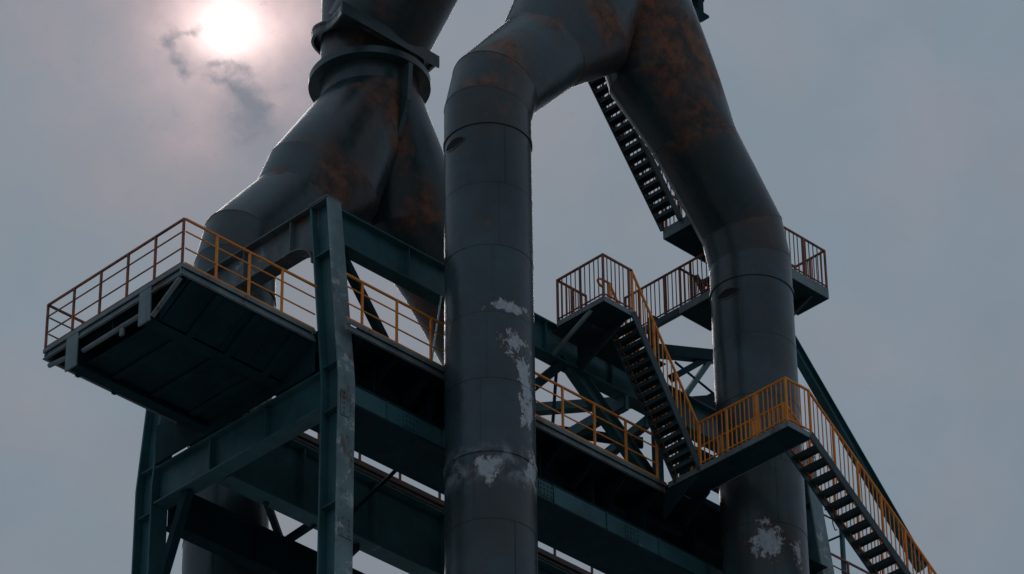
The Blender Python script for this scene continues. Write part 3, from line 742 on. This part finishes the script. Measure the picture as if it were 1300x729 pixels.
# ------------------------------------------------------------------ railings
def rail(label, pts, style, mat, post_at=None, group='orange steel guardrails', name='guardrail', spacing=0.14, h=1.12, posts_every=1.0, ends=(True, True)):
    """pts: foot points of the run. style 'bar3' = posts with three rails, 'bal' = close upright bars"""
    m = M[mat]; pts = [Vector(p) for p in pts]
    t = thing(name, pts[0], label, 'railing', group)
    rail_into(t, pts, style, m, post_at, spacing, h, posts_every, ends)
    return t
def rail_into(t, pts, style, m, post_at=None, spacing=0.14, h=1.12, posts_every=1.0, ends=(True, True)):
    pts = [Vector(p) for p in pts]
    for i in range(len(pts)-1):
        p, q = pts[i], pts[i+1]; d = q-p; L = d.length; u = d/L
        up = Vector((0, 0, 1))
        bar('top_rail', p + up*h - u*0.02, q + up*h + u*0.02, 0.046, 0.042, m, t)
        if style == 'bar3':
            for f in (0.36, 0.73): bar('middle_rail', p + up*h*f, q + up*h*f, 0.022, 0.027, m, t)
            bar('toe_plate', p + up*0.03, q + up*0.03, 0.012, 0.055, m, t)
        else:
            bar('bottom_rail', p + up*0.07, q + up*0.07, 0.03, 0.025, m, t)
        n = max(1, round(L/posts_every))
        ps = post_at[i] if post_at else [k/n for k in range(n+1)]
        for f in ps:
            if (f <= 0.001 and (i > 0 or not ends[0])) or (f >= 0.999 and i == len(pts)-2 and not ends[1]): continue
            b = p + d*f
            bar('post', b + up*0.0, b + up*(h-0.02), 0.05, 0.05, m, t, bev=0.005)
        if style == 'bal':
            Lh = math.hypot(d.x, d.y); nb = max(1, round(Lh/spacing))
            for k in range(1, nb):
                f = k/nb
                if any(abs(f-g)*Lh < spacing*0.35 for g in ps): continue
                b = p + d*f
                j = Vector((random.uniform(-.008, .008), random.uniform(-.008, .008), 0)); j2 = Vector((random.uniform(-.012, .012), random.uniform(-.012, .012), 0)) if random.random() < .25 else j
                bar('baluster', b + j + up*0.03, b + j2 + up*(h-0.015), 0.019, 0.019, m, t)
ev = lambda n: [k/n for k in range(n+1)]
rail('russet three-bar rail along the left end of the cantilevered platform', [(0.03, 0.05, 0), (0.03, 4.5, 0)], 'bar3', 'russet', [ev(5)])
rail('orange three-bar rail along the front of the cantilevered platform', [(0.08, 0.03, 0), (3.68, 0.03, 0)], 'bar3', 'orange', [[0.235, 0.485, 0.74]])
rail('russet three-bar rail along the back of the cantilevered platform', [(0.08, 4.5, 0), (3.7, 4.5, 0)], 'bar3', 'russet', [[0.25, 0.5, 0.75, 1.0]])
rail('orange three-bar rail along the front walkway, passing behind the front pipe', [(3.86, -0.77, 0), (13.36, -0.77, 0)], 'bar3', 'orange', [[(4.3+k-3.86)/9.5 for k in range(10)]])
rail('rusty three-bar rail on the back floor, seen through the low gap', [(4.3, 3.29, 0), (19.0, 3.29, 0)], 'bar3', 'russet', [ev(12)])
rail('three-bar rail at the bottom right, below the lowest stair', [(19.8, 0.03, 0), (22.5, 0.03, 0)], 'bar3', 'russet', [ev(3)])
# landing at main deck level
rail('bright orange close-barred rail on the left side of the deck-level landing', [(13.59, -1.82, 0), (13.59, -4.43, 0), (14.36, -4.43, 0)], 'bal', 'orange', [[0, 0.32, 0.66, 1.0], [1.0]])
rail('close-barred orange rail nearest the right pipe on the deck-level landing', [(14.35, -3.68, 0), (14.35, -0.86, 0)], 'bal', 'orange', [ev(3)])
# landing between the front pipes
rail('russet close-barred rail round the peaked landing between the front pipes', [(11.56, -0.35, 3.21), (10.64, -0.35, 3.21), (10.64, -1.79, 3.21), (11.56, -1.79, 3.21)], 'bal', 'russet', [ev(2), [0, 0.5, 1.0], [0.9]])
# upper walkway
rail('russet close-barred rail round the walkway behind the right pipe bend', [(16.4, -0.83, 8), (19.55, -0.83, 8), (19.55, 0.14, 8), (14.9, 0.14, 8)], 'bal', 'russet', [ev(4), [0, 0.5, 1.0], ev(5)])
rail('russet close-barred rail of the small landing left of the right pipe', [(15.53, -0.80, 6.2), (15.53, 2.15, 6.2)], 'bal', 'russet', [[0, 0.27, 0.55, 0.84, 1.0]])
rail('short close-barred rail across the back of the small landing beside the right pipe', [(15.56, 0.37, 6.2), (16.58, 0.37, 6.2)], 'bal', 'russet', [ev(2)])

# ------------------------------------------------------------------ stairs
def stair(label, xt, zt, xb, zb, y0, y1, n, depth, lip, matr, near=True, far=True, near_ext=None, far_loop=False, group='steel stair flights'):
    """flight falling towards +x between y0 (near) and y1 (far)"""
    t = thing('stair_flight', ((xt+xb)/2, (y0+y1)/2, zb), label, 'stairs', group)
    d = Vector((xb-xt, 0, zb-zt)).normalized(); nrm = Vector((-d.z, 0, d.x))
    for y in (y0, y1):
        bar('stringer', Vector((xt, y, zt-0.06)) - d*0.05, Vector((xb, y, zb-0.06)) + d*0.03, 0.035, 0.20, M['stair'], t, up=nrm)
    run, rise = (xb-xt)/n, (zt-zb)/n
    for k in range(1, n):
        x = xt + run*k; z = zt - rise*k
        vs = [(-depth/2, -lip), (-depth/2, 0), (depth/2, 0), (depth/2, -lip), (depth/2-0.006, -lip), (depth/2-0.006, -0.008), (-depth/2+0.006, -0.008), (-depth/2+0.006, -lip)]
        key = ('tread', round(depth, 3), round(lip, 3), round(y1-y0, 3))
        if key not in CACHE:
            hw = (y1-y0)/2 - 0.02
            v3 = [(u, -hw, v) for u, v in vs] + [(u, hw, v) for u, v in vs]
            fs = [(j, 8+j, 8+(j+1) % 8, (j+1) % 8) for j in range(8)] + [(0, 7, 6, 1), (1, 6, 5, 2), (2, 5, 4, 3)] + [(8+a, 8+b, 8+c, 8+e) for a, b, c, e in ((1, 6, 7, 0), (2, 5, 6, 1), (3, 4, 5, 2))]
            CACHE[key] = mesh_from('tread', v3, fs, M['stair'])
        link('tread', CACHE[key], t, (x, (y0+y1)/2, z))
    hr = []
    for y, on_, ext in ((y0, near, near_ext), (y1, far, None)):
        if not on_: continue
        yy = y + (0.02 if y == y0 else -0.02)
        rail_into(t, [(xt, yy, zt), (xb, yy, zb)], 'bal', M[matr], [ev(max(2, round((xb-xt)/1.0)+1))], 0.135, 1.12)
    if far_loop:
        pts = [Vector((xt, y1-0.02, zt+1.12))]
        for k in range(9):
            a = math.pi*k/8; pts.append(Vector((xt - 0.22 - 0.16*math.sin(a), y1-0.02, zt + 1.02 + 0.10*math.cos(a))))
        for a, b in zip(pts[:-1], pts[1:]): rod('handrail_return', a, b, 0.028, M[matr], t)
        bar('post', (xt-0.2, y1-0.02, zt), (xt-0.2, y1-0.02, zt+1.1), 0.05, 0.05, M[matr], t)
    return t
stair('highest stair flight, dark treads, climbing left behind the right pipe leg', 12.20, 11.58, 14.80, 8.04, -0.42, 0.17, 17, 0.20, 0.10, 'russet')
stair('stair flight mostly hidden behind the right pipe, below the upper walkway', 16.8, 8.0, 18.0, 6.2, 0.24, 0.95, 9, 0.20, 0.08, 'russet', near=False, far=False)
stair('steep zigzag stair flight with orange rail dropping to the deck-level landing', 11.58, 3.21, 13.60, 0.0, -1.80, -1.06, 17, 0.18, 0.105, 'orange', far_loop=True)
stair('lowest stair flight falling away to the bottom right corner', 14.37, 0.0, 18.9, -3.5, -4.44, -3.70, 17, 0.27, 0.05, 'orange')

# ------------------------------------------------------------------ small things
t = thing('gap_blocker', (15.6, -0.45, 0), 'dark sheet screen added to close the sky gap, just left of and behind the right pipe', 'blocker')  # sheets added to block the bright gap between landing and pipe
box('lower_sheet', 14.42, 16.6, -0.47, -0.45, 0.0, 0.42, M['dark'], t); box('upper_sheet', 14.42, 16.6, -0.47, -0.45, 0.72, 1.7, M['dark'], t)
for x in (14.45, 15.05, 16.5): box('post', x-0.03, x+0.03, -0.45, -0.39, 0.0, 1.7, M['dark'], t)
t = thing('conduit_post', (20.62, 0.05, 0), 'thin grey pole standing behind the lowest stair', 'pole')
bar('shaft', (20.62, 0.10, 0), (20.64, 0.10, 2.25), 0.09, 0.09, M['steel'], t); bar('arm', (19.6, 0.10, 2.17), (20.62, 0.10, 2.2), 0.03, 0.03, M['dark'], t); bar('arm', (19.9, 0.10, 1.35), (20.6, 0.10, 1.85), 0.04, 0.05, M['dark'], t)
t = thing('cable', (19.75, -0.35, 1.2), 'thin black cable hanging in a loop beside the leaning column', 'cable')
cpts = [Vector((19.58, -0.3, 1.98)), Vector((19.72, -0.3, 2.0)), Vector((19.82, -0.32, 1.86)), Vector((19.80, -0.34, 1.66)), Vector((19.86, -0.35, 1.5)), Vector((19.94, -0.34, 1.56))]
for a, b in zip(cpts[:-1], cpts[1:]): rod('run', a, b, 0.014, M['black'], t, 6)
t = thing('marker_post', (19.9, 0.5, 0), 'short orange post between the right pipe and the leaning column', 'post')
bar('shaft', (19.88, 0.5, 0), (19.90, 0.5, 2.4), 0.05, 0.05, M['orange'], t); box('foot_plate', 19.80, 19.96, 0.42, 0.58, -0.004, 0.012, M['orange'], t)
t = thing('support_bracket', (16.5, 0.2, 15.2), 'dark bracket at the top edge, beside the right pipe junction', 'bracket')
bar('post', (16.45, 0.2, 15.4), (16.45, 0.2, 17.4), 0.19, 0.22, M['dark'], t)
prism('foot', [(16.1, 15.42), (16.72, 15.42), (16.74, 15.36), (16.42, 15.1), (16.2, 15.1)], 'y', 0.08, 0.32, M['dark'], t)
bar('cross_arm', (15.2, 0.2, 15.98), (16.6, 0.2, 15.98), 0.2, 0.34, M['dark'], t)
bar('hanger', (16.3, 0.2, 13.2), (16.3, 0.2, 15.12), 0.07, 0.07, M['dark'], t); bar('hanger', (14.2, 0.2, 13.2), (16.3, 0.2, 13.2), 0.07, 0.07, M['dark'], t)
